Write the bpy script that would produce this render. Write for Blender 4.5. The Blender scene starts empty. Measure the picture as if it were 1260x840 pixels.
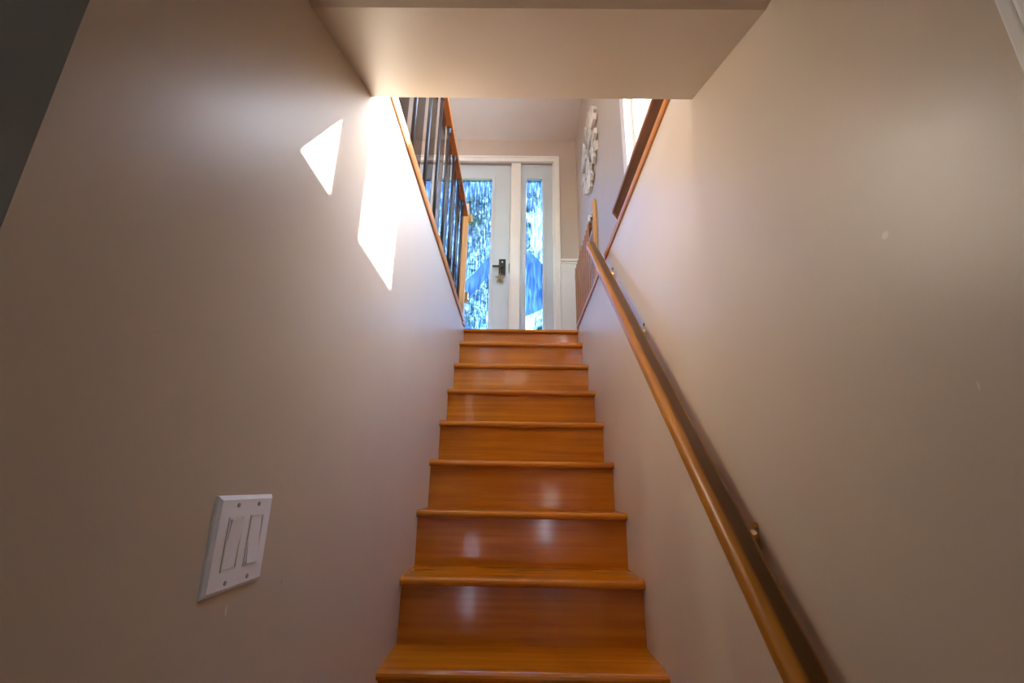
import bpy, bmesh, math, random
from mathutils import Vector, Matrix, Euler
random.seed(7)
SC = bpy.context.scene
COL = SC.collection
PI = math.pi

# ------------------------------------------------------------------ camera
Z0 = 1.337                       # eye height above the basement floor; heights below are given from eye level
CAMX, PITCH, ROLL, YAW, FPX = -0.0302, 0.3018, 0.0164, -0.0104, 568.7
cam_d = bpy.data.cameras.new('camera')
cam = bpy.data.objects.new('camera', cam_d)
COL.objects.link(cam)
cy, sy, cp, sp = math.cos(YAW), math.sin(YAW), math.cos(PITCH), math.sin(PITCH)
F = Vector((sy*cp, cy*cp, sp)); r0 = Vector((cy, -sy, 0)); u0 = r0.cross(F)
R = r0*math.cos(ROLL) + u0*math.sin(ROLL); U = -r0*math.sin(ROLL) + u0*math.cos(ROLL)
m = Matrix((R, U, -F)).transposed().to_4x4(); m.translation = Vector((CAMX, 0, Z0))
cam.matrix_world = m
cam_d.sensor_width = 36.0; cam_d.lens = FPX/1260*36.0; cam_d.clip_start = 0.02
SC.camera = cam

# ------------------------------------------------------------------ light
SUN_DIR = Vector((-1, -0.68, -0.97)).normalized()
w = bpy.data.worlds.new('world'); SC.world = w; w.use_nodes = True
nt = w.node_tree; nt.nodes.clear()
sky = nt.nodes.new('ShaderNodeTexSky'); sky.sky_type = 'NISHITA'; sky.sun_disc = False
sky.sun_elevation = math.radians(38.7); sky.sun_rotation = math.atan2(1, 0.68)
bgn = nt.nodes.new('ShaderNodeBackground'); bgn.inputs['Strength'].default_value = 0.95
wo = nt.nodes.new('ShaderNodeOutputWorld')
nt.links.new(sky.outputs[0], bgn.inputs[0]); nt.links.new(bgn.outputs[0], wo.inputs[0])
def light(name, kind, loc, energy, color=(1, 1, 1), size=0.3, target=None, spread=None):
    d = bpy.data.lights.new(name, kind); d.energy = energy; d.color = color
    if kind == 'AREA':
        d.shape = 'DISK'; d.size = size
        if spread: d.spread = spread
    elif kind == 'POINT': d.shadow_soft_size = size
    o = bpy.data.objects.new(name, d); COL.objects.link(o)
    o.location = (loc[0], loc[1], loc[2]+Z0)
    if target is not None: o.rotation_euler = Vector(target).to_track_quat('-Z', 'Y').to_euler()
    return o
sun = light('sun', 'SUN', (3, 4, 5), 15.0, (1.0, 0.95, 0.88), target=SUN_DIR); sun.data.angle = math.radians(0.6)
vs = SC.view_settings
vs.view_transform = 'Standard'; vs.look = 'None'; vs.gamma = 1.0; vs.use_curve_mapping = False
vs.exposure = 2.55
SC.cycles.max_bounces = 14; SC.cycles.diffuse_bounces = 8; SC.cycles.glossy_bounces = 6
SC.cycles.transmission_bounces = 10; SC.cycles.transparent_max_bounces = 16
SC.cycles.use_denoising = True; SC.cycles.sample_clamp_indirect = 6.0

# ------------------------------------------------------------------ materials
def new_mat(name):
    mt = bpy.data.materials.new(name); mt.use_nodes = True
    return mt, mt.node_tree, mt.node_tree.nodes['Principled BSDF']
def N(t, kind, **kw):
    n = t.nodes.new(kind)
    for k, v in kw.items(): setattr(n, k, v)
    return n
def plain(name, c, rough=0.5, metal=0.0, noise=0.06, scale=6.0, bump=0.0, bscale=300.0, spec=0.5, coat=0.0):
    """one paint / metal colour with slight blotches and a fine relief"""
    mt, t, p = new_mat(name)
    tc = N(t, 'ShaderNodeTexCoord'); nz = N(t, 'ShaderNodeTexNoise')
    nz.inputs['Scale'].default_value = scale; nz.inputs['Detail'].default_value = 4
    t.links.new(tc.outputs['Object'], nz.inputs['Vector'])
    r = N(t, 'ShaderNodeValToRGB')
    r.color_ramp.elements[0].position = 0.3; r.color_ramp.elements[1].position = 0.7
    r.color_ramp.elements[0].color = (*[x*(1-noise) for x in c], 1)
    r.color_ramp.elements[1].color = (*[min(1, x*(1+noise)) for x in c], 1)
    t.links.new(nz.outputs[0], r.inputs[0]); t.links.new(r.outputs[0], p.inputs['Base Color'])
    p.inputs['Roughness'].default_value = rough; p.inputs['Metallic'].default_value = metal
    p.inputs['Specular IOR Level'].default_value = spec; p.inputs['Coat Weight'].default_value = coat
    p.inputs['Coat Roughness'].default_value = 0.12
    if bump:
        n2 = N(t, 'ShaderNodeTexNoise'); n2.inputs['Scale'].default_value = bscale
        b = N(t, 'ShaderNodeBump'); b.inputs['Strength'].default_value = bump; b.inputs['Distance'].default_value = 0.002
        t.links.new(tc.outputs['Object'], n2.inputs['Vector'])
        t.links.new(n2.outputs[0], b.inputs['Height']); t.links.new(b.outputs[0], p.inputs['Normal'])
    return mt
def wood(name, c1, c2, axis='X', rough=0.3, coat=0.0, fine=60.0, contrast=(0.3, 0.7), knots=None, spec=0.5, boards=None, coat_rough=0.15):
    """grain drawn out along one object axis"""
    mt, t, p = new_mat(name)
    tc = N(t, 'ShaderNodeTexCoord'); mp = N(t, 'ShaderNodeMapping')
    oi = N(t, 'ShaderNodeObjectInfo'); ad = N(t, 'ShaderNodeVectorMath', operation='ADD')
    sc = N(t, 'ShaderNodeVectorMath', operation='SCALE'); sc.inputs['Scale'].default_value = 7.3
    cmb = N(t, 'ShaderNodeCombineXYZ')
    for i in range(3): t.links.new(oi.outputs['Random'], cmb.inputs[i])
    t.links.new(cmb.outputs[0], sc.inputs[0])
    t.links.new(tc.outputs['Object'], ad.inputs[0]); t.links.new(sc.outputs[0], ad.inputs[1])
    s = [fine, fine, fine]; s['XYZ'.index(axis)] = fine/22.0
    mp.inputs['Scale'].default_value = s
    t.links.new(ad.outputs[0], mp.inputs['Vector'])
    n1 = N(t, 'ShaderNodeTexNoise'); n1.inputs['Scale'].default_value = 1.0; n1.inputs['Detail'].default_value = 6; n1.inputs['Distortion'].default_value = 0.4
    t.links.new(mp.outputs[0], n1.inputs['Vector'])
    n2 = N(t, 'ShaderNodeTexNoise'); n2.inputs['Scale'].default_value = 3.0; n2.inputs['Detail'].default_value = 2
    t.links.new(ad.outputs[0], n2.inputs['Vector'])
    mx = N(t, 'ShaderNodeMix'); mx.data_type = 'FLOAT'; mx.inputs[0].default_value = 0.35
    t.links.new(n1.outputs[0], mx.inputs[2]); t.links.new(n2.outputs[0], mx.inputs[3])
    r = N(t, 'ShaderNodeValToRGB')
    r.color_ramp.elements[0].position = contrast[0]; r.color_ramp.elements[1].position = contrast[1]
    r.color_ramp.elements[0].color = (*c1, 1); r.color_ramp.elements[1].color = (*c2, 1)
    t.links.new(mx.outputs[0], r.inputs[0])
    t.links.new(r.outputs[0], p.inputs['Base Color'])
    p.inputs['Roughness'].default_value = rough; p.inputs['Specular IOR Level'].default_value = spec
    p.inputs['Coat Weight'].default_value = coat; p.inputs['Coat Roughness'].default_value = coat_rough
    b = N(t, 'ShaderNodeBump'); b.inputs['Strength'].default_value = 0.08; b.inputs['Distance'].default_value = 0.001
    t.links.new(n1.outputs[0], b.inputs['Height']); t.links.new(b.outputs[0], p.inputs['Normal'])
    mt['ramp'] = r.name
    return mt
def wall_paint(name, c, rough, spots, spec=0.5):
    """satin paint with roller texture; spots = [(centre, radius, colour, strength)] small scuffs and stains"""
    mt, t, p = new_mat(name)
    tc = N(t, 'ShaderNodeTexCoord'); nz = N(t, 'ShaderNodeTexNoise'); nz.inputs['Scale'].default_value = 2.5; nz.inputs['Detail'].default_value = 5
    t.links.new(tc.outputs['Object'], nz.inputs['Vector'])
    r = N(t, 'ShaderNodeValToRGB')
    r.color_ramp.elements[0].position = 0.3; r.color_ramp.elements[1].position = 0.7
    r.color_ramp.elements[0].color = (*[x*0.97 for x in c], 1); r.color_ramp.elements[1].color = (*[x*1.03 for x in c], 1)
    t.links.new(nz.outputs[0], r.inputs[0])
    last = r.outputs[0]
    if spots:
        wn = N(t, 'ShaderNodeTexNoise'); wn.inputs['Scale'].default_value = 90; wn.inputs['Detail'].default_value = 3
        t.links.new(tc.outputs['Object'], wn.inputs['Vector'])
        for (pt, rad, colr, st) in spots:
            d = N(t, 'ShaderNodeVectorMath', operation='SUBTRACT'); d.inputs[1].default_value = (pt[0], pt[1], pt[2]+Z0)
            t.links.new(tc.outputs['Object'], d.inputs[0])
            sq = N(t, 'ShaderNodeVectorMath', operation='DIVIDE'); sq.inputs[1].default_value = (1, rad[0], rad[1])
            t.links.new(d.outputs[0], sq.inputs[0])
            ln = N(t, 'ShaderNodeVectorMath', operation='LENGTH'); t.links.new(sq.outputs[0], ln.inputs[0])
            a = N(t, 'ShaderNodeMath', operation='ADD'); t.links.new(ln.outputs['Value'], a.inputs[0]); t.links.new(wn.outputs[0], a.inputs[1])
            mr = N(t, 'ShaderNodeMapRange'); mr.inputs[1].default_value = 1.0; mr.inputs[2].default_value = 1.5
            mr.inputs[3].default_value = st; mr.inputs[4].default_value = 0.0
            t.links.new(a.outputs[0], mr.inputs[0])
            mx = N(t, 'ShaderNodeMix'); mx.data_type = 'RGBA'
            t.links.new(mr.outputs[0], mx.inputs[0]); t.links.new(last, mx.inputs[6]); mx.inputs[7].default_value = (*colr, 1)
            last = mx.outputs[2]
    t.links.new(last, p.inputs['Base Color'])
    p.inputs['Roughness'].default_value = rough; p.inputs['Specular IOR Level'].default_value = spec
    n2 = N(t, 'ShaderNodeTexNoise'); n2.inputs['Scale'].default_value = 220; n2.inputs['Detail'].default_value = 2
    b = N(t, 'ShaderNodeBump'); b.inputs['Strength'].default_value = 0.12; b.inputs['Distance'].default_value = 0.001
    t.links.new(tc.outputs['Object'], n2.inputs['Vector']); t.links.new(n2.outputs[0], b.inputs['Height']); t.links.new(b.outputs[0], p.inputs['Normal'])
    return mt
def pane_mat(name, tint, ior=1.45, rough=0.0):
    """clear sheet: lets light straight through and mirrors by Fresnel"""
    mt = bpy.data.materials.new(name); mt.use_nodes = True; t = mt.node_tree; t.nodes.clear()
    o = N(t, 'ShaderNodeOutputMaterial'); tr = N(t, 'ShaderNodeBsdfTransparent'); tr.inputs[0].default_value = (*tint, 1)
    gl = N(t, 'ShaderNodeBsdfGlossy'); gl.inputs['Roughness'].default_value = rough
    ge = N(t, 'ShaderNodeNewGeometry'); io = N(t, 'ShaderNodeMapRange'); io.inputs[3].default_value = ior; io.inputs[4].default_value = 1/ior
    t.links.new(ge.outputs['Backfacing'], io.inputs[0])
    fr = N(t, 'ShaderNodeFresnel'); t.links.new(io.outputs[0], fr.inputs[0]); mx = N(t, 'ShaderNodeMixShader')
    t.links.new(fr.outputs[0], mx.inputs[0]); t.links.new(tr.outputs[0], mx.inputs[1]); t.links.new(gl.outputs[0], mx.inputs[2])
    t.links.new(mx.outputs[0], o.inputs[0])
    return mt
def reeded_glass(name, dark, light_c):
    """patterned sheet glass: narrow upright reeds of lighter and deeper blue, mirror sheen by Fresnel"""
    mt = bpy.data.materials.new(name); mt.use_nodes = True; t = mt.node_tree; t.nodes.clear()
    o = N(t, 'ShaderNodeOutputMaterial'); tr = N(t, 'ShaderNodeBsdfTransparent'); rf = N(t, 'ShaderNodeBsdfRefraction')
    rf.inputs['IOR'].default_value = 1.12; rf.inputs['Roughness'].default_value = 0.02
    tc = N(t, 'ShaderNodeTexCoord'); m2 = N(t, 'ShaderNodeMapping'); m2.inputs['Scale'].default_value = (75, 1, 7); t.links.new(tc.outputs['Object'], m2.inputs[0])
    w2 = N(t, 'ShaderNodeTexNoise'); w2.inputs['Scale'].default_value = 1; w2.inputs['Detail'].default_value = 1.5; t.links.new(m2.outputs[0], w2.inputs['Vector'])
    rp = N(t, 'ShaderNodeValToRGB'); rp.color_ramp.elements[0].position = 0.40; rp.color_ramp.elements[1].position = 0.62
    rp.color_ramp.elements[0].color = (*dark, 1); rp.color_ramp.elements[1].color = (*light_c, 1)
    t.links.new(w2.outputs[0], rp.inputs[0]); t.links.new(rp.outputs[0], tr.inputs[0]); t.links.new(rp.outputs[0], rf.inputs[0])
    b = N(t, 'ShaderNodeBump'); b.inputs['Strength'].default_value = 0.6; b.inputs['Distance'].default_value = 0.004
    t.links.new(w2.outputs[0], b.inputs['Height']); t.links.new(b.outputs[0], rf.inputs['Normal'])
    mx = N(t, 'ShaderNodeMixShader'); mx.inputs[0].default_value = 0.35; t.links.new(tr.outputs[0], mx.inputs[1]); t.links.new(rf.outputs[0], mx.inputs[2])
    gl = N(t, 'ShaderNodeBsdfGlossy'); gl.inputs['Roughness'].default_value = 0.08; m3 = N(t, 'ShaderNodeMixShader'); m3.inputs[0].default_value = 0.04
    t.links.new(mx.outputs[0], m3.inputs[1]); t.links.new(gl.outputs[0], m3.inputs[2]); t.links.new(m3.outputs[0], o.inputs[0])
    return mt
def frosted_glass(name, tint):
    mt, t, p = new_mat(name)
    p.inputs['Base Color'].default_value = (*tint, 1); p.inputs['Transmission Weight'].default_value = 1.0
    p.inputs['Roughness'].default_value = 0.55; p.inputs['IOR'].default_value = 1.3
    tc = N(t, 'ShaderNodeTexCoord'); n1 = N(t, 'ShaderNodeTexNoise'); n1.inputs['Scale'].default_value = 700
    b = N(t, 'ShaderNodeBump'); b.inputs['Strength'].default_value = 0.2; b.inputs['Distance'].default_value = 0.001
    t.links.new(tc.outputs['Object'], n1.inputs['Vector']); t.links.new(n1.outputs[0], b.inputs['Height']); t.links.new(b.outputs[0], p.inputs['Normal'])
    return mt

BEIGE = (0.567, 0.473, 0.367)
SCUFF = (0.78, 0.72, 0.64); RUST = (0.22, 0.08, 0.02); GREY = (0.2, 0.15, 0.11)
M = {}
M['left_paint'] = wall_paint('left_paint', BEIGE, 0.36, [((-.42, .706, -.17), (.003, .008), SCUFF, .9), ((-.42, .86, -.16), (.004, .004), GREY, .4)])
M['right_paint'] = wall_paint('right_paint', BEIGE, 0.36, [((.42, .505, .30), (.006, .006), SCUFF, .5), ((.42, .445, .10), (.002, .006), SCUFF, .5),
        ((.42, .327, .246), (.003, .005), RUST, .9), ((.42, .336, .268), (.004, .012), GREY, .35), ((.42, .349, .268), (.003, .003), GREY, .4), ((.42, .337, .167), (.006, .006), GREY, .3)])
M['wall_paint'] = wall_paint('wall_paint', (0.32, 0.26, 0.2), 0.4, [])
M['upper_paint'] = wall_paint('upper_paint', (0.47, 0.40, 0.34), 0.45, [])
M['ceiling_paint'] = wall_paint('ceiling_paint', (0.66, 0.64, 0.62), 0.7, [])
M['soffit_paint'] = wall_paint('soffit_paint', BEIGE, 0.4, [])
M['white_trim'] = plain('white_trim', (0.78, 0.77, 0.74), 0.35, noise=0.03)
M['cream_trim'] = plain('cream_trim', (0.74, 0.75, 0.73), 0.35, noise=0.03)
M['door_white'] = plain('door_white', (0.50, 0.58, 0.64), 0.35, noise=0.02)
M['plate_white'] = plain('plate_white', (0.88, 0.88, 0.92), 0.28, noise=0.02)
M['plate_cream'] = plain('plate_cream', (0.74, 0.73, 0.66), 0.35, noise=0.02)
M['screw_steel'] = plain('screw_steel', (0.5, 0.5, 0.5), 0.35, metal=0.8)
M['black_metal'] = plain('black_metal', (0.006, 0.0065, 0.009), 0.4, metal=0.0, noise=0.1)
M['brass'] = plain('brass', (0.62, 0.42, 0.16), 0.28, metal=1.0)
M['steel'] = plain('steel', (0.6, 0.58, 0.52), 0.3, metal=1.0)
M['stair_wood'] = wood('stair_wood', (0.40, 0.108, 0.003), (0.62, 0.205, 0.006), 'X', 0.24, 0.45, 46, (0.3, 0.68), coat_rough=0.1, spec=0.2)
M['tread_wood'] = wood('tread_wood', (0.43, 0.125, 0.005), (0.64, 0.225, 0.010), 'X', 0.26, 0.4, 46, (0.3, 0.68), coat_rough=0.1, spec=0.3)
M['trim_wood'] = wood('trim_wood', (0.38, 0.125, 0.018), (0.54, 0.215, 0.042), 'Y', 0.42, 0.08, 50)
M['rail_wood'] = wood('rail_wood', (0.30, 0.10, 0.014), (0.46, 0.18, 0.03), 'Y', 0.3, 0.5, 60)
M['guard_wood'] = wood('guard_wood', (0.30, 0.09, 0.015), (0.45, 0.15, 0.03), 'Y', 0.35, 0.3, 60)
M['newel_wood'] = wood('newel_wood', (0.55, 0.27, 0.08), (0.70, 0.37, 0.13), 'Z', 0.35, 0.3, 50)
M['gate_wood'] = wood('gate_wood', (0.30, 0.10, 0.02), (0.46, 0.17, 0.04), 'Z', 0.35, 0.3, 60)
M['gate_rail_wood'] = wood('gate_rail_wood', (0.16, 0.05, 0.012), (0.27, 0.09, 0.02), 'Y', 0.35, 0.3, 60)
M['walnut'] = wood('walnut', (0.06, 0.026, 0.01), (0.26, 0.115, 0.045), 'Y', 0.45, 0.1, 26, (0.32, 0.66))
M['ledge_edge'] = wood('ledge_edge', (0.26, 0.10, 0.04), (0.42, 0.18, 0.08), 'Y', 0.4, 0.1, 40)
M['ledge_end'] = wood('ledge_end', (0.36, 0.15, 0.045), (0.5, 0.22, 0.07), 'X', 0.4, 0.1, 40)
M['floor_wood'] = wood('floor_wood', (0.36, 0.13, 0.02), (0.52, 0.21, 0.04), 'X', 0.25, 0.5, 40)
M['carpet'] = plain('carpet', (0.15, 0.12, 0.095), 0.95, noise=0.15, scale=60, bump=0.6, bscale=400)
M['white_board'] = wood('white_board', (0.50, 0.48, 0.45), (0.76, 0.75, 0.72), 'Z', 0.6, 0, 70)
M['grey_board'] = wood('grey_board', (0.25, 0.23, 0.21), (0.45, 0.42, 0.39), 'Z', 0.6, 0, 70)
M['star_bronze'] = plain('star_bronze', (0.34, 0.27, 0.16), 0.5, metal=0.3, noise=0.35, scale=90)
M['cord'] = plain('cord', (0.25, 0.2, 0.12), 0.8)
M['dark_post'] = wood('dark_post', (0.05, 0.03, 0.018), (0.085, 0.052, 0.032), 'Z', 0.5, 0, 40)
M['window_pane'] = pane_mat('window_pane', (0.93, 0.95, 0.97))
M['guard_glass'] = pane_mat('guard_glass', (0.42, 0.42, 0.44), 1.9)
M['reeded'] = reeded_glass('reeded', (0.16, 0.27, 0.44), (0.49, 0.59, 0.70))
M['frosted'] = frosted_glass('frosted', (0.19, 0.295, 0.385))
M['leaf'] = plain('leaf', (0.10, 0.17, 0.08), 0.5, noise=0.5, scale=3)
M['bark'] = plain('bark', (0.10, 0.07, 0.05), 0.9, noise=0.4, scale=12)
M['lawn'] = plain('lawn', (0.10, 0.15, 0.05), 0.9, noise=0.4, scale=8)
M['bright_ground'] = plain('bright_ground', (0.62, 0.60, 0.56), 0.8, noise=0.1, scale=4)
def emis(name, c, s):
    mt = bpy.data.materials.new(name); mt.use_nodes = True; t = mt.node_tree; p = t.nodes['Principled BSDF']
    p.inputs['Base Color'].default_value = (0.8, 0.8, 0.8, 1)
    p.inputs['Emission Color'].default_value = (*c, 1); p.inputs['Emission Strength'].default_value = s
    return mt

# the worn, darkened strip that hands have left along the top of the stair handrail
def worn_rail():
    mt = wood('worn_rail', (0.30, 0.11, 0.009), (0.46, 0.185, 0.018), 'Y', 0.34, 0.15, 60, spec=0.3)
    t = mt.node_tree; p = t.nodes['Principled BSDF']; r = t.nodes[mt['ramp']]
    tc = N(t, 'ShaderNodeTexCoord'); sx = N(t, 'ShaderNodeSeparateXYZ'); t.links.new(tc.outputs['Object'], sx.inputs[0])
    a = N(t, 'ShaderNodeMath', operation='SUBTRACT'); a.inputs[1].default_value = 0.005; t.links.new(sx.outputs['X'], a.inputs[0])
    ab = N(t, 'ShaderNodeMath', operation='ABSOLUTE'); t.links.new(a.outputs[0], ab.inputs[0])
    mp = N(t, 'ShaderNodeMapping'); mp.inputs['Scale'].default_value = (160, 9, 40); t.links.new(tc.outputs['Object'], mp.inputs[0])
    nz = N(t, 'ShaderNodeTexNoise'); nz.inputs['Scale'].default_value = 1; nz.inputs['Detail'].default_value = 5; t.links.new(mp.outputs[0], nz.inputs['Vector'])
    ad = N(t, 'ShaderNodeMath', operation='MULTIPLY_ADD'); ad.inputs[1].default_value = 0.012; t.links.new(nz.outputs[0], ad.inputs[0]); t.links.new(ab.outputs[0], ad.inputs[2])
    m1 = N(t, 'ShaderNodeMapRange'); m1.inputs[1].default_value = 0.017; m1.inputs[2].default_value = 0.024; m1.inputs[3].default_value = 0.85; m1.inputs[4].default_value = 0.0
    t.links.new(ad.outputs[0], m1.inputs[0])
    m2 = N(t, 'ShaderNodeMapRange'); m2.inputs[1].default_value = 0.012; m2.inputs[2].default_value = 0.018; t.links.new(sx.outputs['Z'], m2.inputs[0])
    mu = N(t, 'ShaderNodeMath', operation='MULTIPLY'); t.links.new(m1.outputs[0], mu.inputs[0]); t.links.new(m2.outputs[0], mu.inputs[1])
    mx = N(t, 'ShaderNodeMix'); mx.data_type = 'RGBA'; t.links.new(mu.outputs[0], mx.inputs[0]); t.links.new(r.outputs[0], mx.inputs[6]); mx.inputs[7].default_value = (0.045, 0.016, 0.004, 1)
    t.links.new(mx.outputs[2], p.inputs['Base Color'])
    return mt
M['worn_rail'] = worn_rail()

# ------------------------------------------------------------------ mesh helpers (heights from eye level)
class MB:
    def __init__(s): s.bm = bmesh.new()
    def box(s, x0, x1, y0, y1, z0, z1, bev=0.0):
        x0, x1 = sorted((x0, x1)); y0, y1 = sorted((y0, y1)); z0, z1 = sorted((z0, z1))
        b = bmesh.new()
        bmesh.ops.create_cube(b, size=1.0)
        for v in b.verts: v.co = Vector(((x0+x1)/2+v.co.x*(x1-x0), (y0+y1)/2+v.co.y*(y1-y0), (z0+z1)/2+v.co.z*(z1-z0)))
        if bev: bmesh.ops.bevel(b, geom=list(b.edges), offset=bev, segments=2, affect='EDGES', profile=0.6)
        s._add(b); return s
    def _add(s, b, mat=None):
        if mat is not None: bmesh.ops.transform(b, matrix=mat, verts=b.verts)
        me = bpy.data.meshes.new('tmp'); b.to_mesh(me); b.free(); s.bm.from_mesh(me); bpy.data.meshes.remove(me)
    def prism(s, pts, axis, a, b_, bev=0.0):
        """polygon extruded along an axis; pts are the two other coordinates in order"""
        b = bmesh.new()
        def P(p, t): return {'X': (t, p[0], p[1]), 'Y': (p[0], t, p[1]), 'Z': (p[0], p[1], t)}[axis]
        lo = [b.verts.new(P(p, a)) for p in pts]; hi = [b.verts.new(P(p, b_)) for p in pts]
        b.faces.new(lo[::-1]); b.faces.new(hi); n = len(pts)
        for i in range(n): b.faces.new((lo[i], lo[(i+1) % n], hi[(i+1) % n], hi[i]))
        bmesh.ops.recalc_face_normals(b, faces=b.faces)
        if bev: bmesh.ops.bevel(b, geom=list(b.edges), offset=bev, segments=2, affect='EDGES', profile=0.6)
        s._add(b); return s
    def tube(s, p, q, r, r2=None, seg=12):
        p, q = Vector(p), Vector(q); d = q-p; b = bmesh.new()
        bmesh.ops.create_cone(b, cap_ends=True, segments=seg, radius1=r, radius2=r if r2 is None else r2, depth=d.length)
        s._add(b, Matrix.Translation((p+q)/2) @ d.to_track_quat('Z', 'Y').to_matrix().to_4x4()); return s
    def done(s, name, mat, parent=None, loc=None, smooth=False):
        base = Vector((0, 0, 0))
        if parent is not None:
            base = parent.location.copy(); pp = parent.parent
            while pp is not None: base += pp.location; pp = pp.parent
        off = -base + Vector((0, 0, Z0))
        if loc is not None: off -= Vector((loc[0], loc[1], loc[2]+Z0)) - base
        bmesh.ops.translate(s.bm, verts=s.bm.verts, vec=off)
        me = bpy.data.meshes.new(name); s.bm.to_mesh(me); s.bm.free()
        me.materials.append(mat)
        if smooth:
            me.shade_smooth()
        o = bpy.data.objects.new(name, me); COL.objects.link(o)
        if parent is not None: o.parent = parent
        if loc is not None: o.location = Vector((loc[0], loc[1], loc[2]+Z0)) - base
        return o
def empty(name, loc, label, cat, group=None):
    o = bpy.data.objects.new(name, None); COL.objects.link(o); o.empty_display_size = 0.05
    o.location = (loc[0], loc[1], loc[2]+Z0)
    o['label'] = label; o['category'] = cat
    if group: o['group'] = group
    return o
def struct(o, label=None):
    o['kind'] = 'structure'
    if label: o['label'] = label
    return o
def sempty(name, loc):
    o = bpy.data.objects.new(name, None); COL.objects.link(o); o.location = (loc[0], loc[1], loc[2]+Z0); o['kind'] = 'structure'
    return o

# ------------------------------------------------------------------ dimensions
HW = 0.42                        # half width of the stairwell
FL = 1.095                       # main floor / landing level
GF = -Z0                         # basement floor
RUN, RISE = 0.2087, 0.2064
LY = 3.21                        # landing edge
XR = 0.562                       # inner face of the outside wall on the right
DY = 4.03                        # inner face of the front wall
CAPZ = 1.108                     # top of the stairwell walls
def slope_z(y): return 3.48 + (DY-y)*0.2          # sloping ceiling over the entry

# ------------------------------------------------------------------ structure
struct(MB().box(-3.4, 3.0, -3.3, 0.75, GF-0.1, GF).box(-HW, HW, 0.75, 4.0, GF-0.1, GF).done('floor', M['carpet']), 'beige carpeted basement floor')
struct(MB().box(-HW-0.12, -HW, 0.305, LY+0.012, GF, CAPZ).box(-HW-0.12, -HW, LY+0.012, DY, GF, FL-0.02).done('wall_left', M['left_paint']), 'beige stairwell wall on the left with sunlight patches')
struct(MB().box(HW, XR, 0.325, LY+0.012, GF, CAPZ).box(HW, XR, LY+0.012, DY, GF, FL-0.02).done('wall_right', M['right_paint']), 'beige stairwell wall on the right behind the handrail')
struct(MB().prism([(0.968, 0.970), (0.633, 0.842), (0.30, 0.842), (0.30, FL-0.02), (0.968, FL-0.02)], 'X', -HW, HW).done('ceiling', M['soffit_paint']), 'sloped beige soffit over the stairs')
struct(MB().box(-3.4, 3.0, -3.3, 0.30, 0.842, FL-0.02).done('ceiling.001', M['ceiling_paint']), 'basement ceiling')
# basement room behind the camera
struct(MB().box(-3.5, -3.4, -3.3, 0.4, GF, 0.842).done('wall_basement_left', M['wall_paint']))
struct(MB().box(3.0, 3.1, -3.3, 0.4, GF, 0.842).done('wall_basement_right', M['wall_paint']))
struct(MB().box(XR, 3.0, 0.34, 0.44, GF, 0.842).done('wall_basement_front', M['wall_paint']))
struct(MB().box(-3.4, -HW-0.12, 0.31, 0.41, GF, 0.842).done('wall_basement_front.001', M['wall_paint']))
# rear basement wall with two narrow windows, added for the bright reflections on the risers
rear = [(-0.66, -0.54, GF+0.04, -0.80), (0.40, 0.56, -0.90, 0.05)]
b = MB(); xs = [-3.4] + [v for r_ in rear for v in r_[:2]] + [3.0]
for i in range(0, len(xs), 2): b.box(xs[i], xs[i+1], -3.45, -3.3, GF, 0.842)
for (a0, a1, c0, c1) in rear: b.box(a0, a1, -3.45, -3.3, GF, c0).box(a0, a1, -3.45, -3.3, c1, 0.842)
struct(b.done('wall_basement_rear', M['wall_paint']))
for k, (a0, a1, c0, c1) in enumerate(rear):
    e = sempty('window_%d' % (k+4), ((a0+a1)/2, -3.38, c0)); t_ = 0.012
    MB().box(a0, a0+t_, -3.42, -3.34, c0, c1).box(a1-t_, a1, -3.42, -3.34, c0, c1).box(a0+t_, a1-t_, -3.42, -3.34, c0, c0+t_).box(a0+t_, a1-t_, -3.42, -3.34, c1-t_, c1).done('window_frame', M['white_trim'], e)
    MB().box(a0+t_, a1-t_, -3.385, -3.379, c0+t_, c1-t_).done('pane', M['window_pane'], e)

# main floor (entry level)
struct(MB().box(-3.6, -HW-0.12, -3.0, DY, FL-0.02, FL).box(-HW-0.12, XR, LY+0.012, DY, FL-0.02, FL)
       .box(-HW-0.12, XR, -3.0, 0.968, FL-0.02, FL).done('floor.001', M['floor_wood']), 'honey coloured wooden entry floor')
# front wall pieces around the entry door unit
DX0, DX1 = -1.52, 0.335          # rough opening of door and sidelights
DTOP = 3.205
struct(MB().box(-3.6, DX0, DY, DY+0.16, FL-0.3, 5.2).box(DX1, XR+0.16, DY, DY+0.16, FL-0.3, 5.2).box(DX0, DX1, DY, DY+0.16, DTOP, 5.2)
       .box(DX0, DX1, DY, DY+0.16, FL-0.3, FL).done('wall_front', M['upper_paint']), 'beige wall around the entry door')
# outside wall on the right with its window
WY0, WY1, WZ0, WZ1 = 0.25, 2.07, 1.44, 3.10
struct(MB().box(XR, XR+0.14, WY1, DY, GF, 5.2).box(XR, XR+0.14, -3.0, WY0, 0.9, 5.2).box(XR, XR+0.14, WY0, WY1, WZ1, 5.2)
       .box(XR, XR+0.14, WY0, WY1, 0.9, WZ0).done('wall_exterior', M['upper_paint']), 'beige outside wall with the snowflake and window')
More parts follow.
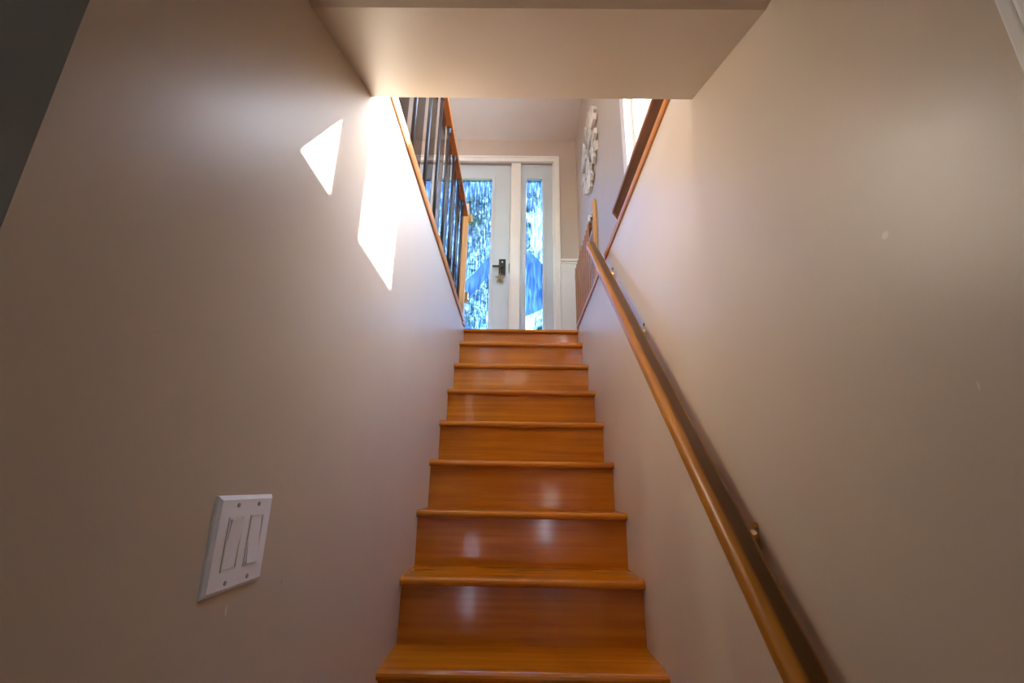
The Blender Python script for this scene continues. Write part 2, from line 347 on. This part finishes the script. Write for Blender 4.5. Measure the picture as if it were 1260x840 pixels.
# rest of the upper room
UZ = [(-3.6, -0.9, 0.6), (-3.6, 0.9, 2.7)]
struct(MB().box(-3.7, -3.6, -3.0, DY, FL, 5.2).done('wall_upper_left', M['upper_paint']))
struct(MB().box(-3.6, -3.2, -3.1, -3.0, FL, 5.4).box(-0.6, XR+0.14, -3.1, -3.0, FL, 5.4).box(-3.2, -0.6, -3.1, -3.0, FL, 2.1).box(-3.2, -0.6, -3.1, -3.0, 3.1, 5.4).done('wall_upper_rear', M['upper_paint']))
e = sempty('window_3', (-1.9, -3.05, 2.1))  # unseen rear window, added to throw daylight on the front wall and door
MB().box(-3.2, -3.14, -3.09, -3.02, 2.1, 3.1).box(-0.66, -0.6, -3.09, -3.02, 2.1, 3.1).box(-1.93, -1.87, -3.09, -3.02, 2.16, 3.04).box(-3.14, -0.66, -3.09, -3.02, 2.1, 2.16).box(-3.14, -0.66, -3.09, -3.02, 3.04, 3.1).done('window_frame', M['white_trim'], e)
MB().box(-3.14, -1.93, -3.056, -3.05, 2.16, 3.04).box(-1.87, -0.66, -3.056, -3.05, 2.16, 3.04).done('pane', M['window_pane'], e)
cz0, cz1 = slope_z(DY+0.16), slope_z(-3.1)
struct(MB().prism([(DY+0.16, cz0), (-3.1, cz1), (-3.1, cz1+0.1), (DY+0.16, cz0+0.1)], 'X', -3.7, XR+0.14).done('ceiling.002', M['ceiling_paint']), 'sloping pale ceiling over the entry')

# wainscot, chair rail and baseboard right of the door
struct(MB().box(0.382, XR, DY-0.012, DY, FL, 2.06).done('wall_panel', M['cream_trim']), 'white wainscot panel right of the door')
struct(MB().box(0.382, XR, DY-0.03, DY, 2.06, 2.085, 0.004).box(0.382, XR, DY-0.02, DY, 2.04, 2.06, 0.003).done('trim_1', M['white_trim']), 'white chair rail')
# honey coloured trim boards along the tops of the stairwell walls
def edge_board(name, x_in, x_out, y0, y1, h=0.045):
    s = 1 if x_in > 0 else -1
    lip = x_in - s*0.010
    return struct(MB().prism([(lip, CAPZ+0.008), (lip+s*0.003, CAPZ), (x_out, CAPZ), (x_out, CAPZ+h), (lip+s*0.004, CAPZ+h), (lip, CAPZ+h-0.005)], 'Y', y0, y1).done(name, M['trim_wood']))
edge_board('trim_2', -HW, -HW-0.12, 0.97, LY+0.012)['label'] = 'honey wood trim along the top of the left stairwell wall'
edge_board('trim_3', HW, HW+0.035, 0.97, LY+0.012, 0.03)['label'] = 'honey wood trim along the top of the right stairwell wall'
# opening at the foot of the stairs
struct(MB().box(HW-0.003, HW+0.02, 0.313, 0.3245, GF, 0.842, 0.002).box(HW-0.008, HW+0.02, 0.265, 0.310, GF, 0.842, 0.004).box(HW+0.001, XR, 0.25, 0.324, GF, 0.842).done('trim_4', M['white_trim']), 'white door casing at the foot of the stairs on the right')
struct(MB().box(-HW-0.135, -HW-0.121, 0.28, 0.318, GF, 0.842, 0.003).done('trim_5', M['white_trim']), 'pale casing at the far edge of the left wall end')

# ------------------------------------------------------------------ staircase
st = empty('staircase', (0, 1.9, GF), 'glossy honey orange wooden stairs rising between two beige walls to the entry door', 'staircase')
def nosing_profile(yf, yb, zt, th=0.028):
    """tread seen from the side: bullnose at yf"""
    r = th/2; pts = []
    for k in range(7):
        a = PI/2 + PI*k/6
        pts.append((yf + r + r*math.cos(a), zt - r + r*math.sin(a)))
    return [(yb, zt)] + pts + [(yb, zt-th)]
OV = 0.035
tz = lambda i: 0.933 - RISE*(i-1)                  # top of tread i (1 = just below the landing)
ny = lambda i: LY - RUN*i                          # its nosing
for i in range(1, 12):
    MB().prism(nosing_profile(ny(i), ny(i-1)+OV+0.012, tz(i)), 'X', -HW+0.0005, HW-0.0005).done('tread', M['tread_wood'], st, (0, ny(i), tz(i)))
MB().prism(nosing_profile(LY, LY+0.09, FL+0.001, 0.022), 'X', -HW+0.0005, HW-0.0005).done('landing_nosing', M['tread_wood'], st, (0, LY, FL))
tilts = [(0, 0), (0.3, .2), (-0.5, 0.5), (0.5, -.4), (-0.6, 0.4), (-0.3, -.4), (0.25, 0.5), (0.15, -2.0), (0.4, 0.2), (0, 0), (0, 0), (0, 0)]
for i in range(0, 12):
    top = (FL-0.021) if i == 0 else tz(i)-0.028
    bot = tz(i+1) if i < 11 else GF
    y = ny(i)+OV
    o = MB().box(-HW+0.0005, HW-0.0005, y, y+0.014, bot, top).done('riser', M['stair_wood'], st, (0, y, (bot+top)/2))
    o.rotation_euler = (math.radians(tilts[i][1]), 0, math.radians(tilts[i][0]))

# ------------------------------------------------------------------ stair handrail on the right wall
ANG = math.atan2(RISE, RUN)
hr_top = Vector((0.3675, 2.26, 1.262)); LEN = 2.75
hr = empty('handrail', (0.3675, 1.3, 0.2), 'long honey wood handrail with a worn dark top, on brackets along the right wall', 'handrail')
b = bmesh.new()
cs = []; wd, ht, rr = 0.0275, 0.019, 0.013
for (sx_, sz_, a0) in ((1, 1, 0), (-1, 1, PI/2), (-1, -1, PI), (1, -1, 1.5*PI)):
    for k in range(6):
        a = a0 + k*PI/2/5; cs.append((sx_*(wd-rr)+rr*math.cos(a), sz_*(ht-rr)+rr*math.sin(a)))
rings = []
for (t, s) in [(0, 0.86), (-0.006, 0.96), (-0.014, 1.0)] + [(-0.014-(LEN-0.028)*k/24, 1.0) for k in range(1, 25)] + [(-LEN+0.006, 0.96), (-LEN, 0.86)]:
    rings.append([b.verts.new((x*s, t, z*s)) for (x, z) in cs])
n = len(cs)
for a_, c_ in zip(rings, rings[1:]):
    for i in range(n): b.faces.new((a_[i], a_[(i+1) % n], c_[(i+1) % n], c_[i]))
b.faces.new(rings[0]); b.faces.new(rings[-1][::-1])
bmesh.ops.recalc_face_normals(b, faces=b.faces)
me = bpy.data.meshes.new('rail'); b.to_mesh(me); b.free(); me.shade_smooth(); me.materials.append(M['worn_rail'])
rl = bpy.data.objects.new('rail', me); COL.objects.link(rl); rl.parent = hr
rl.location = hr_top + Vector((0, 0, Z0)) - hr.location; rl.rotation_euler = (ANG, 0, 0)
for (by, nm) in ((1.98, 0), (1.545, 1), (0.925, 2), (0.45, 3)):
    bz = hr_top.z + (by-hr_top.y)*math.tan(ANG)
    br = MB()
    br.tube((HW-0.001, by+0.012, bz-0.035), (HW-0.008, by+0.012, bz-0.035), 0.022, 0.018, 16)
    br.tube((HW-0.004, by+0.012, bz-0.035), (0.385, by+0.012, bz-0.040), 0.007)
    br.tube((0.385, by+0.012, bz-0.042), (0.372, by+0.012, bz-0.016), 0.007)
    br.box(0.355, 0.388, by-0.004, by+0.028, bz-0.025, bz-0.018)
    bo = br.done('bracket', M['brass'], hr, (HW, by, bz-0.03))
    sc_ = MB(); sc_.tube((HW-0.008, by-0.004, bz-0.006), (HW+0.002, by-0.004, bz-0.006), 0.006, 0.005, 10).done('screw', M['brass'], bo, (HW, by, bz))

# ------------------------------------------------------------------ light switch on the left wall
X = -HW
sw = empty('light_switch', (X, 0.705, -0.143), 'white double rocker light switch plate low on the left wall', 'light switch')
y0, y1, z0, z1 = 0.636, 0.776, -0.143, -0.019
b = bmesh.new()
def ring(d, x): return [b.verts.new((x, yy, zz)) for (yy, zz) in ((y0+d, z0+d), (y1-d, z0+d), (y1-d, z1-d), (y0+d, z1-d))]
q1, q2, q3 = ring(0, X), ring(0.001, X+0.003), ring(0.006, X+0.0065)
for a_, c_ in ((q1, q2), (q2, q3)):
    for i in range(4): b.faces.new((a_[i], a_[(i+1) % 4], c_[(i+1) % 4], c_[i]))
# face with two rectangular openings
op = []
mid = (y0+y1)/2
for c0 in (mid-0.0265, mid+0.0265): op.append((c0-0.0175, c0+0.0175))
zc = (z0+z1)/2; zo0, zo1 = zc-0.034, zc+0.034
ys = [y0+0.006, op[0][0], op[0][1], op[1][0], op[1][1], y1-0.006]; zs = [z0+0.006, zo0, zo1, z1-0.006]
g = [[b.verts.new((X+0.0065, yy, zz)) for zz in zs] for yy in ys]
for i in range(5):
    for j in range(3):
        if j == 1 and i in (1, 3): continue
        b.faces.new((g[i][j], g[i+1][j], g[i+1][j+1], g[i][j+1]))
bmesh.ops.remove_doubles(b, verts=b.verts, dist=1e-5)
bmesh.ops.recalc_face_normals(b, faces=b.faces)
mbp = MB(); mbp.bm.free(); mbp.bm = b
mbp.done('plate', M['plate_white'], sw)
for k, (a0, a1) in enumerate(op):
    fr = MB(); t_ = 0.0028
    fr.box(X+0.001, X+0.008, a0, a0+t_, zo0, zo1).box(X+0.001, X+0.008, a1-t_, a1, zo0, zo1).box(X+0.001, X+0.008, a0+t_, a1-t_, zo0, zo0+t_).box(X+0.001, X+0.008, a0+t_, a1-t_, zo1-t_, zo1)
    fr.done('switch_frame', M['plate_cream'], sw)
    ia, ib = a0+t_+0.0004, a1-t_-0.0004; za, zb = zo0+t_+0.0004, zo1-t_-0.0004
    xt, xb = (X+0.0068, X+0.0105) if k == 1 else (X+0.0105, X+0.0068)
    pr = bmesh.new(); zm = (za+zb)/2
    prof = [(X+0.001, za), (xb, za), (X+0.0078, zm), (xt, zb), (X+0.001, zb)]
    lo = [pr.verts.new((p_[0], ia, p_[1])) for p_ in prof]; hi = [pr.verts.new((p_[0], ib, p_[1])) for p_ in prof]
    pr.faces.new(lo); pr.faces.new(hi[::-1])
    for i in range(5): pr.faces.new((lo[i], lo[(i+1) % 5], hi[(i+1) % 5], hi[i]))
    bmesh.ops.recalc_face_normals(pr, faces=pr.faces)
    mm = MB(); mm.bm.free(); mm.bm = pr; mm.done('rocker', M['plate_white'], sw)
    for zz in (zo0-0.015, zo1+0.015):
        s_ = MB(); c0 = (a0+a1)/2
        s_.tube((X+0.0055, c0, zz), (X+0.0078, c0, zz), 0.0032, 0.0028, 12)
        s_.done('screw', M['screw_steel'], sw)

# ------------------------------------------------------------------ balustrade on the left
TOPB = CAPZ+0.045
bal = empty('balustrade', (-0.44, 2.0, TOPB), 'wooden landing balustrade with black rods and glass panels, left of the stairs', 'railing')
MB().box(-0.452, -0.414, 0.6, 3.09, 1.962, 1.998, 0.004).done('hand_rail', M['guard_wood'], bal, (-0.433, 2, 1.98))
nw = MB().box(-0.462, -0.412, 3.09, 3.142, FL, 2.075, 0.004).done('newel_post', M['newel_wood'], bal, (-0.437, 3.116, FL))
for zz in (1.96, 1.31):
    MB().box(-0.412, -0.385, 3.10, 3.128, zz-0.035, zz+0.028, 0.003).box(-0.412, -0.395, 3.106, 3.122, zz-0.05, zz-0.034).done('gate_catch', M['brass'], nw, (-0.40, 3.11, zz))
RODS = [0.71, 0.955, 1.20, 1.445, 1.69, 1.935, 2.18, 2.42, 2.66, 2.90]
for yy in RODS:
    br = MB().tube((-0.435, yy, TOPB), (-0.435, yy, 1.962), 0.0065, seg=10).done('baluster', M['black_metal'], bal, (-0.435, yy, TOPB), True)
    MB().tube((-0.435, yy, 1.925), (-0.435, yy, 1.962), 0.010, 0.014, 12).done('collar', M['black_metal'], br, (-0.435, yy, 1.93))
    MB().tube((-0.435, yy, TOPB), (-0.435, yy, TOPB+0.03), 0.014, 0.010, 12).done('shoe', M['black_metal'], br, (-0.435, yy, TOPB))
for ya, yb in zip(RODS, RODS[1:]+[3.085]):
    MB().box(-0.448, -0.444, ya+0.008, yb-0.062 if yb < 3 else yb-0.01, TOPB+0.004, 1.955).done('glass_panel', M['guard_glass'], bal)

# ------------------------------------------------------------------ front door, sidelights
DR0, DR1 = -1.058, -0.112        # door slab
GB, GT = 1.30, 3.022             # glass
fd = sempty('door_1', ((DR0+DR1)/2, DY+0.06, FL))
fd['label'] = 'white entry door with a long obscure glass light'
gx0, gx1 = -0.865, -0.303
s_ = MB(); ya, yb = DY+0.045, DY+0.09
s_.box(DR0, gx0, ya, yb, FL+0.01, DTOP-0.006).box(gx1, DR1, ya, yb, FL+0.01, DTOP-0.006).box(gx0, gx1, ya, yb, FL+0.01, GB).box(gx0, gx1, ya, yb, GT, DTOP-0.006)
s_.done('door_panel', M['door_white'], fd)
def lite_frame(x0, x1, y, parent):
    t = 0.032; f = MB()
    for (a0, a1, c0, c1) in ((x0-t, x0, GB-t, GT+t), (x1, x1+t, GB-t, GT+t), (x0, x1, GB-t, GB), (x0, x1, GT, GT+t)):
        f.box(a0, a1, y-0.012, y+0.002, c0, c1, 0.003)
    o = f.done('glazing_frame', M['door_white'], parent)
    return o
lite_frame(gx0, gx1, ya, fd)
gl = MB().box(gx0, gx1, ya+0.016, ya+0.024, GB, GT).done('glass', M['reeded'], fd)
def band(pts, parent, y):
    return MB().prism(pts, 'Y', y-0.004, y-0.0005).done('frosted_band', M['frosted'], parent)
def arc(p, q, bulge, n=8):
    out = []; dx, dz = q[0]-p[0], q[1]-p[1]
    for k in range(n+1):
        t = k/n; h = bulge*4*t*(1-t); out.append((p[0]+dx*t-dz*h, p[1]+dz*t+dx*h))
    return out
gy = ya+0.016
band(arc((gx0+.001, 1.62), (gx1-.001, 2.16), -0.06) + arc((gx1-.001, 1.95), (gx0+.001, 1.36), 0.05), gl, gy)
band(arc((gx0+.001, 1.345), (-0.58, 1.52), -0.02) + arc((-0.56, 1.49), (-0.40, 1.335), 0.03), gl, gy)
band(arc((-0.66, 2.40), (-0.40, 2.63), 0.12) + arc((-0.42, 2.60), (-0.66, 2.34), -0.30), gl, gy)
# lockset
lk = MB().box(-0.212, -0.147, ya-0.024, ya, 1.935, 2.10, 0.004).done('lock', M['black_metal'], fd, (-0.18, ya, 2.0))
MB().tube((-0.182, ya-0.024, 2.005), (-0.182, ya-0.055, 2.005), 0.011).box(-0.272, -0.172, ya-0.062, ya-0.05, 1.994, 2.016, 0.003).done('lever_handle', M['black_metal'], lk, (-0.2, ya-0.05, 2.0))
MB().tube((-0.178, ya-0.024, 2.066), (-0.178, ya-0.027, 2.066), 0.008).done('keypad_button', M['screw_steel'], lk)
# frame of the door unit: jambs, mullions, head, casing
uf = MB(); yc0, yc1 = DY-0.0, DY+0.12
for (a0, a1) in ((DX0, DX0+0.02), (DR0-0.10, DR0-0.004), (DR1+0.004, -0.008), (DX1-0.02, DX1)):
    uf.box(a0, a1, DY+0.012, yc1, FL, DTOP)
uf.box(DR0-0.10, DR0+0.012, yb+0.001, yc1, FL, DTOP).box(DR1-0.012, DR1+0.08, yb+0.001, yc1, FL, DTOP).box(-0.05, 0.012, yb+0.001, yc1, FL, DTOP).box(DX0, DX0+0.04, yb+0.001, yc1, FL, DTOP).box(DX1-0.04, DX1, yb+0.001, yc1, FL, DTOP).box(DX0, DX1, yb+0.001, yc1, DTOP-0.02, DTOP)
uf.done('jamb', M['cream_trim'], fd)
cs_ = MB()
for (a0, a1, c0, c1) in ((DX1-0.006, 0.382, FL, 3.262), (DX0-0.046, DX0+0.006, FL, 3.262), (DX0+0.006, DX1-0.006, DTOP-0.002, 3.262)):
    cs_.box(a0, a1, DY-0.018, DY+0.012, c0, c1, 0.004)
cs_.box(0.366, 0.384, DY-0.026, DY-0.012, FL, 3.264, 0.003).box(DX0-0.048, 0.366, DY-0.026, DY-0.012, 3.246, 3.264, 0.003)
cs_.done('casing', M['cream_trim'], fd)
MB().box(-0.1165, -0.104, ya-0.001, ya+0.03, 1.965, 2.065).done('strike_plate', M['black_metal'], fd)
MB().box(DX0, DX1, DY-0.01, DY+0.14, FL, FL+0.012, 0.003).done('threshold', M['steel'], fd)
def sidelight(nm, x0, x1, gx, label):
    e = sempty(nm, ((x0+x1)/2, DY+0.06, FL)); e['label'] = label
    p = MB(); p.box(x0, gx[0], ya-0.01, yb, FL+0.012, DTOP-0.004).box(gx[1], x1, ya-0.01, yb, FL+0.012, DTOP-0.004).box(gx[0], gx[1], ya-0.01, yb, FL+0.012, GB).box(gx[0], gx[1], ya-0.01, yb, GT, DTOP-0.004)
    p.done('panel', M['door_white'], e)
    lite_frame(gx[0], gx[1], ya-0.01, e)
    g = MB().box(gx[0], gx[1], ya+0.012, ya+0.020, GB, GT).done('glass', M['reeded'], e)
    return e, g
e, g = sidelight('window_1', -0.006, DX1-0.02, (0.050, 0.211), 'narrow white sidelight with obscure glass, right of the door')
band(arc((0.051, 1.52), (0.210, 1.60), -0.03) + arc((0.210, 2.065), (0.051, 2.215), -0.06), g, ya+0.012)
e2, g2 = sidelight('window_6', DX0+0.02, DR0-0.102, (-1.40, -1.24), 'narrow white sidelight behind the balustrade, left of the door')
band([(-1.399, 1.60), (-1.241, 1.52), (-1.241, 2.2), (-1.399, 2.06)], g2, ya+0.012)

# star hanging from the lever
star = empty('star_ornament', (-0.196, ya-0.03, 1.80), 'small bronze five pointed star hanging from the black door lock', 'ornament')
sb = bmesh.new(); sc0 = Vector((-0.196, ya-0.036, 1.893)); Rr, rr = 0.062, 0.026
pr_ = [];
for k in range(10):
    a = PI/2 + k*PI/5; q = Rr if k % 2 == 0 else rr
    pr_.append(sb.verts.new((sc0.x+q*math.cos(a), sc0.y, sc0.z+q*math.sin(a))))
fc, bc = sb.verts.new(sc0+Vector((0, -0.014, 0))), sb.verts.new(sc0+Vector((0, 0.010, 0)))
for k in range(10):
    sb.faces.new((pr_[k], pr_[(k+1) % 10], fc)); sb.faces.new((pr_[(k+1) % 10], pr_[k], bc))
bmesh.ops.recalc_face_normals(sb, faces=sb.faces)
mm = MB(); mm.bm.free(); mm.bm = sb; mm.done('star', M['star_bronze'], star)
MB().tube((-0.196, sc0.y, 1.950), (-0.200, ya-0.056, 1.992), 0.0018, seg=6).tube((-0.196, sc0.y, 1.950), (-0.192, ya-0.056, 1.992), 0.0018, seg=6).done('hanging_cord', M['cord'], star)

# ------------------------------------------------------------------ window in the outside wall on the right
wr = sempty('window_2', (XR+0.05, 1.5, WZ0)); wr['label'] = 'white framed slider window above the dark ledge on the right'
MB().box(XR-0.016, XR, WY1, WY1+0.078, WZ0-0.0, WZ1+0.075, 0.003).box(XR-0.016, XR, WY0-0.078, WY0, WZ0, WZ1+0.075, 0.003).box(XR-0.016, XR, WY0, WY1, WZ1, WZ1+0.075, 0.003).done('window_casing', M['white_trim'], wr)
f = MB(); xa, xb = XR+0.03, XR+0.10
f.box(xa, xb, WY0, WY0+0.035, WZ0, WZ1).box(xa, xb, WY1-0.03, WY1, WZ0, WZ1).box(xa, xb, WY0+0.035, WY1-0.03, WZ0, WZ0+0.035).box(xa, xb, WY0+0.035, WY1-0.03, WZ1-0.035, WZ1)
f.done('window_frame', M['white_trim'], wr)
MB().box(XR+0.012, XR+0.105, 1.555, 1.68, WZ0+0.035, WZ1-0.035, 0.004).done('meeting_stile', M['white_trim'], wr)
MB().box(XR+0.062, XR+0.068, WY0+0.035, 1.555, WZ0+0.035, WZ1-0.035).done('pane', M['window_pane'], wr)
MB().box(XR+0.050, XR+0.056, 1.68, WY1-0.03, WZ0+0.035, WZ1-0.035).done('pane', M['window_pane'], wr)

# dark ledge under it
LX, LZ0, LZ1 = 0.4865, 1.429, 1.445
lg = empty('wall_ledge', (XR-0.03, 1.5, LZ0), 'dark walnut stained ledge under the window on the right', 'shelf')
MB().prism([(LX, 0.75), (LX, 2.185), (XR-0.001, 2.305), (XR-0.001, 0.75)], 'Z', LZ0, LZ1).done('board', M['walnut'], lg, (0.5, 1.6, LZ0))
MB().box(LX-0.005, LX, 0.75, 2.185, LZ0-0.001, LZ1, 0.001).done('front_edge', M['ledge_edge'], lg, (LX, 1.6, LZ0))
MB().prism([(LX-0.005, 2.185), (LX-0.005, 2.203), (XR-0.001, 2.326), (XR-0.001, 2.306)], 'Z', LZ0-0.001, LZ1).done('end_edge', M['ledge_end'], lg, (0.5, 2.6, LZ0))

# ------------------------------------------------------------------ folded-open wooden safety gate on the right
gt = empty('safety_gate', (0.53, 3.12, FL), 'slatted wooden safety gate swung open against the right wall beside its tall post', 'gate')
MB().box(0.535, XR-0.001, 3.05, 3.115, FL, 2.10, 0.003).done('gate_post', M['newel_wood'], gt, (0.55, 3.08, FL))
gx = 0.528
MB().box(gx-0.013, gx+0.013, 3.14, 3.93, 1.90, 1.945, 0.003).done('top_rail', M['gate_rail_wood'], gt, (gx, 3.5, 1.92))
MB().box(gx-0.013, gx+0.013, 3.14, 3.93, 1.16, 1.20, 0.003).done('bottom_rail', M['gate_rail_wood'], gt, (gx, 3.5, 1.18))
for k in range(10):
    yy = 3.155+k*0.0835
    MB().box(gx-0.022, gx-0.0135, yy-0.014, yy+0.014, 1.15, 1.935, 0.002).done('slat', M['gate_wood'], gt, (gx-0.018, yy, 1.15))
MB().box(0.515, 0.535, 3.06, 3.135, 1.945, 1.975, 0.003).box(0.505, 0.525, 3.09, 3.12, 1.93, 1.99, 0.004).done('hinge', M['steel'], gt, (0.52, 3.1, 1.95))
MB().box(gx-0.02, gx+0.008, 3.925, 3.95, 1.83, 1.90, 0.003).done('latch', M['black_metal'], gt, (gx, 3.94, 1.86))

# ------------------------------------------------------------------ wooden snowflake on the outside wall
SY, SZ, SR = 3.17, 2.62, 0.345
sf = empty('wall_snowflake', (XR, SY, SZ), 'whitewashed plank snowflake hanging on the right wall near the door', 'wall decoration')
def plank(r0, r1, off, ang, turn, wdt, th, mat, lift, name):
    """board lying flat on the wall; runs from r0 to r1 along the arm at ang, turned and shifted"""
    b = MB(); L = r1-r0
    b.box(-th/2, th/2, -wdt/2, wdt/2, -L/2, L/2, 0.002)
    c = Vector((0, math.sin(ang), math.cos(ang)))*((r0+r1)/2) + Vector((0, math.cos(ang), -math.sin(ang)))*off
    rot = Matrix.Rotation(-(ang+turn), 4, 'X')
    bmesh.ops.transform(b.bm, matrix=rot, verts=b.bm.verts)
    loc = Vector((XR-lift-th/2, SY, SZ)) + c
    bmesh.ops.translate(b.bm, verts=b.bm.verts, vec=loc)
    return b.done(name, mat, sf, loc)
for k in range(6):
    a = k*PI/3
    plank(0.02, SR, 0, a, 0, 0.065, 0.026, M['white_board'], 0.002, 'plank')
    for s in (-1, 1):
        plank(0.19, 0.33, s*0.062, a, s*math.radians(38), 0.055, 0.026, M['white_board'], 0.008, 'plank')
        plank(0.06, 0.20, s*0.045, a, s*math.radians(30), 0.05, 0.026, M['grey_board' if (k+s) % 2 else 'white_board'], 0.012, 'plank')

# ------------------------------------------------------------------ outside: lawn and trees
struct(MB().box(-12, 14, DY+0.5, 26, 0.7, 0.8).done('ground', M['lawn']), 'lawn outside the entry door')
struct(MB().box(-12, 14, -40, -3.6, GF-0.3, GF-0.2).done('ground.001', M['bright_ground']))  # unseen pale ground, added so the rear windows mirror brightly in the risers
def tree(x, y, h, cr, nleaf, seed, label):
    rnd = random.Random(seed)
    t = empty('leafy_tree', (x, y, 0.8), label, 'tree', 'trees outside the entry door')
    b = MB(); b.tube((x, y, 0.8), (x+0.1, y, 0.8+h*0.55), 0.13, 0.08, 10)
    for k in range(5):
        a = rnd.uniform(0, 2*PI); z = 0.8+h*rnd.uniform(0.3, 0.55)
        b.tube((x+0.06, y, z), (x+cr*0.6*math.cos(a), y+cr*0.6*math.sin(a), z+h*0.25), 0.05, 0.02, 8)
    b.done('trunk', M['bark'], t, (x, y, 0.8))
    vs_, fs = [], []
    cl = [(x+rnd.gauss(0, cr*0.5), y+rnd.gauss(0, cr*0.4), 0.8+h*rnd.uniform(0.10, 1.0), cr*rnd.uniform(0.25, 0.5)) for _ in range(40)]
    for k in range(nleaf):
        c = cl[k % len(cl)]
        d = Vector((rnd.gauss(0, 1), rnd.gauss(0, 1), rnd.gauss(0, 1))).normalized()*c[3]*rnd.uniform(0.4, 1)
        p = Vector(c[:3])+d; q = Euler((rnd.uniform(0, 6), rnd.uniform(0, 6), rnd.uniform(0, 6))).to_matrix(); s = rnd.uniform(0.03, 0.075)
        i0 = len(vs_)
        for v in ((-s, 0, 0), (0, -s*0.45, 0), (s, 0, 0), (0, s*0.45, 0.01)): vs_.append(tuple(p + q @ Vector(v) - Vector((x, y, 0.8))))
        fs.append((i0, i0+1, i0+2, i0+3))
    me = bpy.data.meshes.new('foliage'); me.from_pydata(vs_, [], fs); me.materials.append(M['leaf'])
    o = bpy.data.objects.new('foliage', me); COL.objects.link(o); o.parent = t; o['kind'] = 'stuff'
tree(-1.7, 10.6, 8.0, 1.8, 25000, 1, 'leafy tree blurred behind the obscure glass of the entry door')
tree(1.0, 7.2, 5.2, 0.85, 19000, 2, 'low leafy tree blurred behind the glass of the right sidelight')

# ------------------------------------------------------------------ unseen fill lamp, added to brighten the upper room
def added_lamp(name, x, y, z, watts, color, label, cat='ceiling lamp', r=0.16):
    e = empty(name, (x, y, z-0.05), label, cat)
    MB().tube((x, y, z), (x, y, z-0.02), r, r, 24).done('lamp_base', M['white_trim'], e)
    MB().tube((x, y, z-0.02), (x, y, z-0.05), r*0.93, r*0.8, 24).done('lamp_shade', emis(name+'_glow', color, 3.0), e)
    light(name+'_light', 'AREA', (x, y, z-0.06), watts, color, r*1.6, target=(0, 0, -1))
added_lamp('fill_lamp', -1.6, 0.6, slope_z(0.6)-0.04, 8, (1.0, 0.90, 0.78), 'added fill lamp under the upper ceiling, out of view')
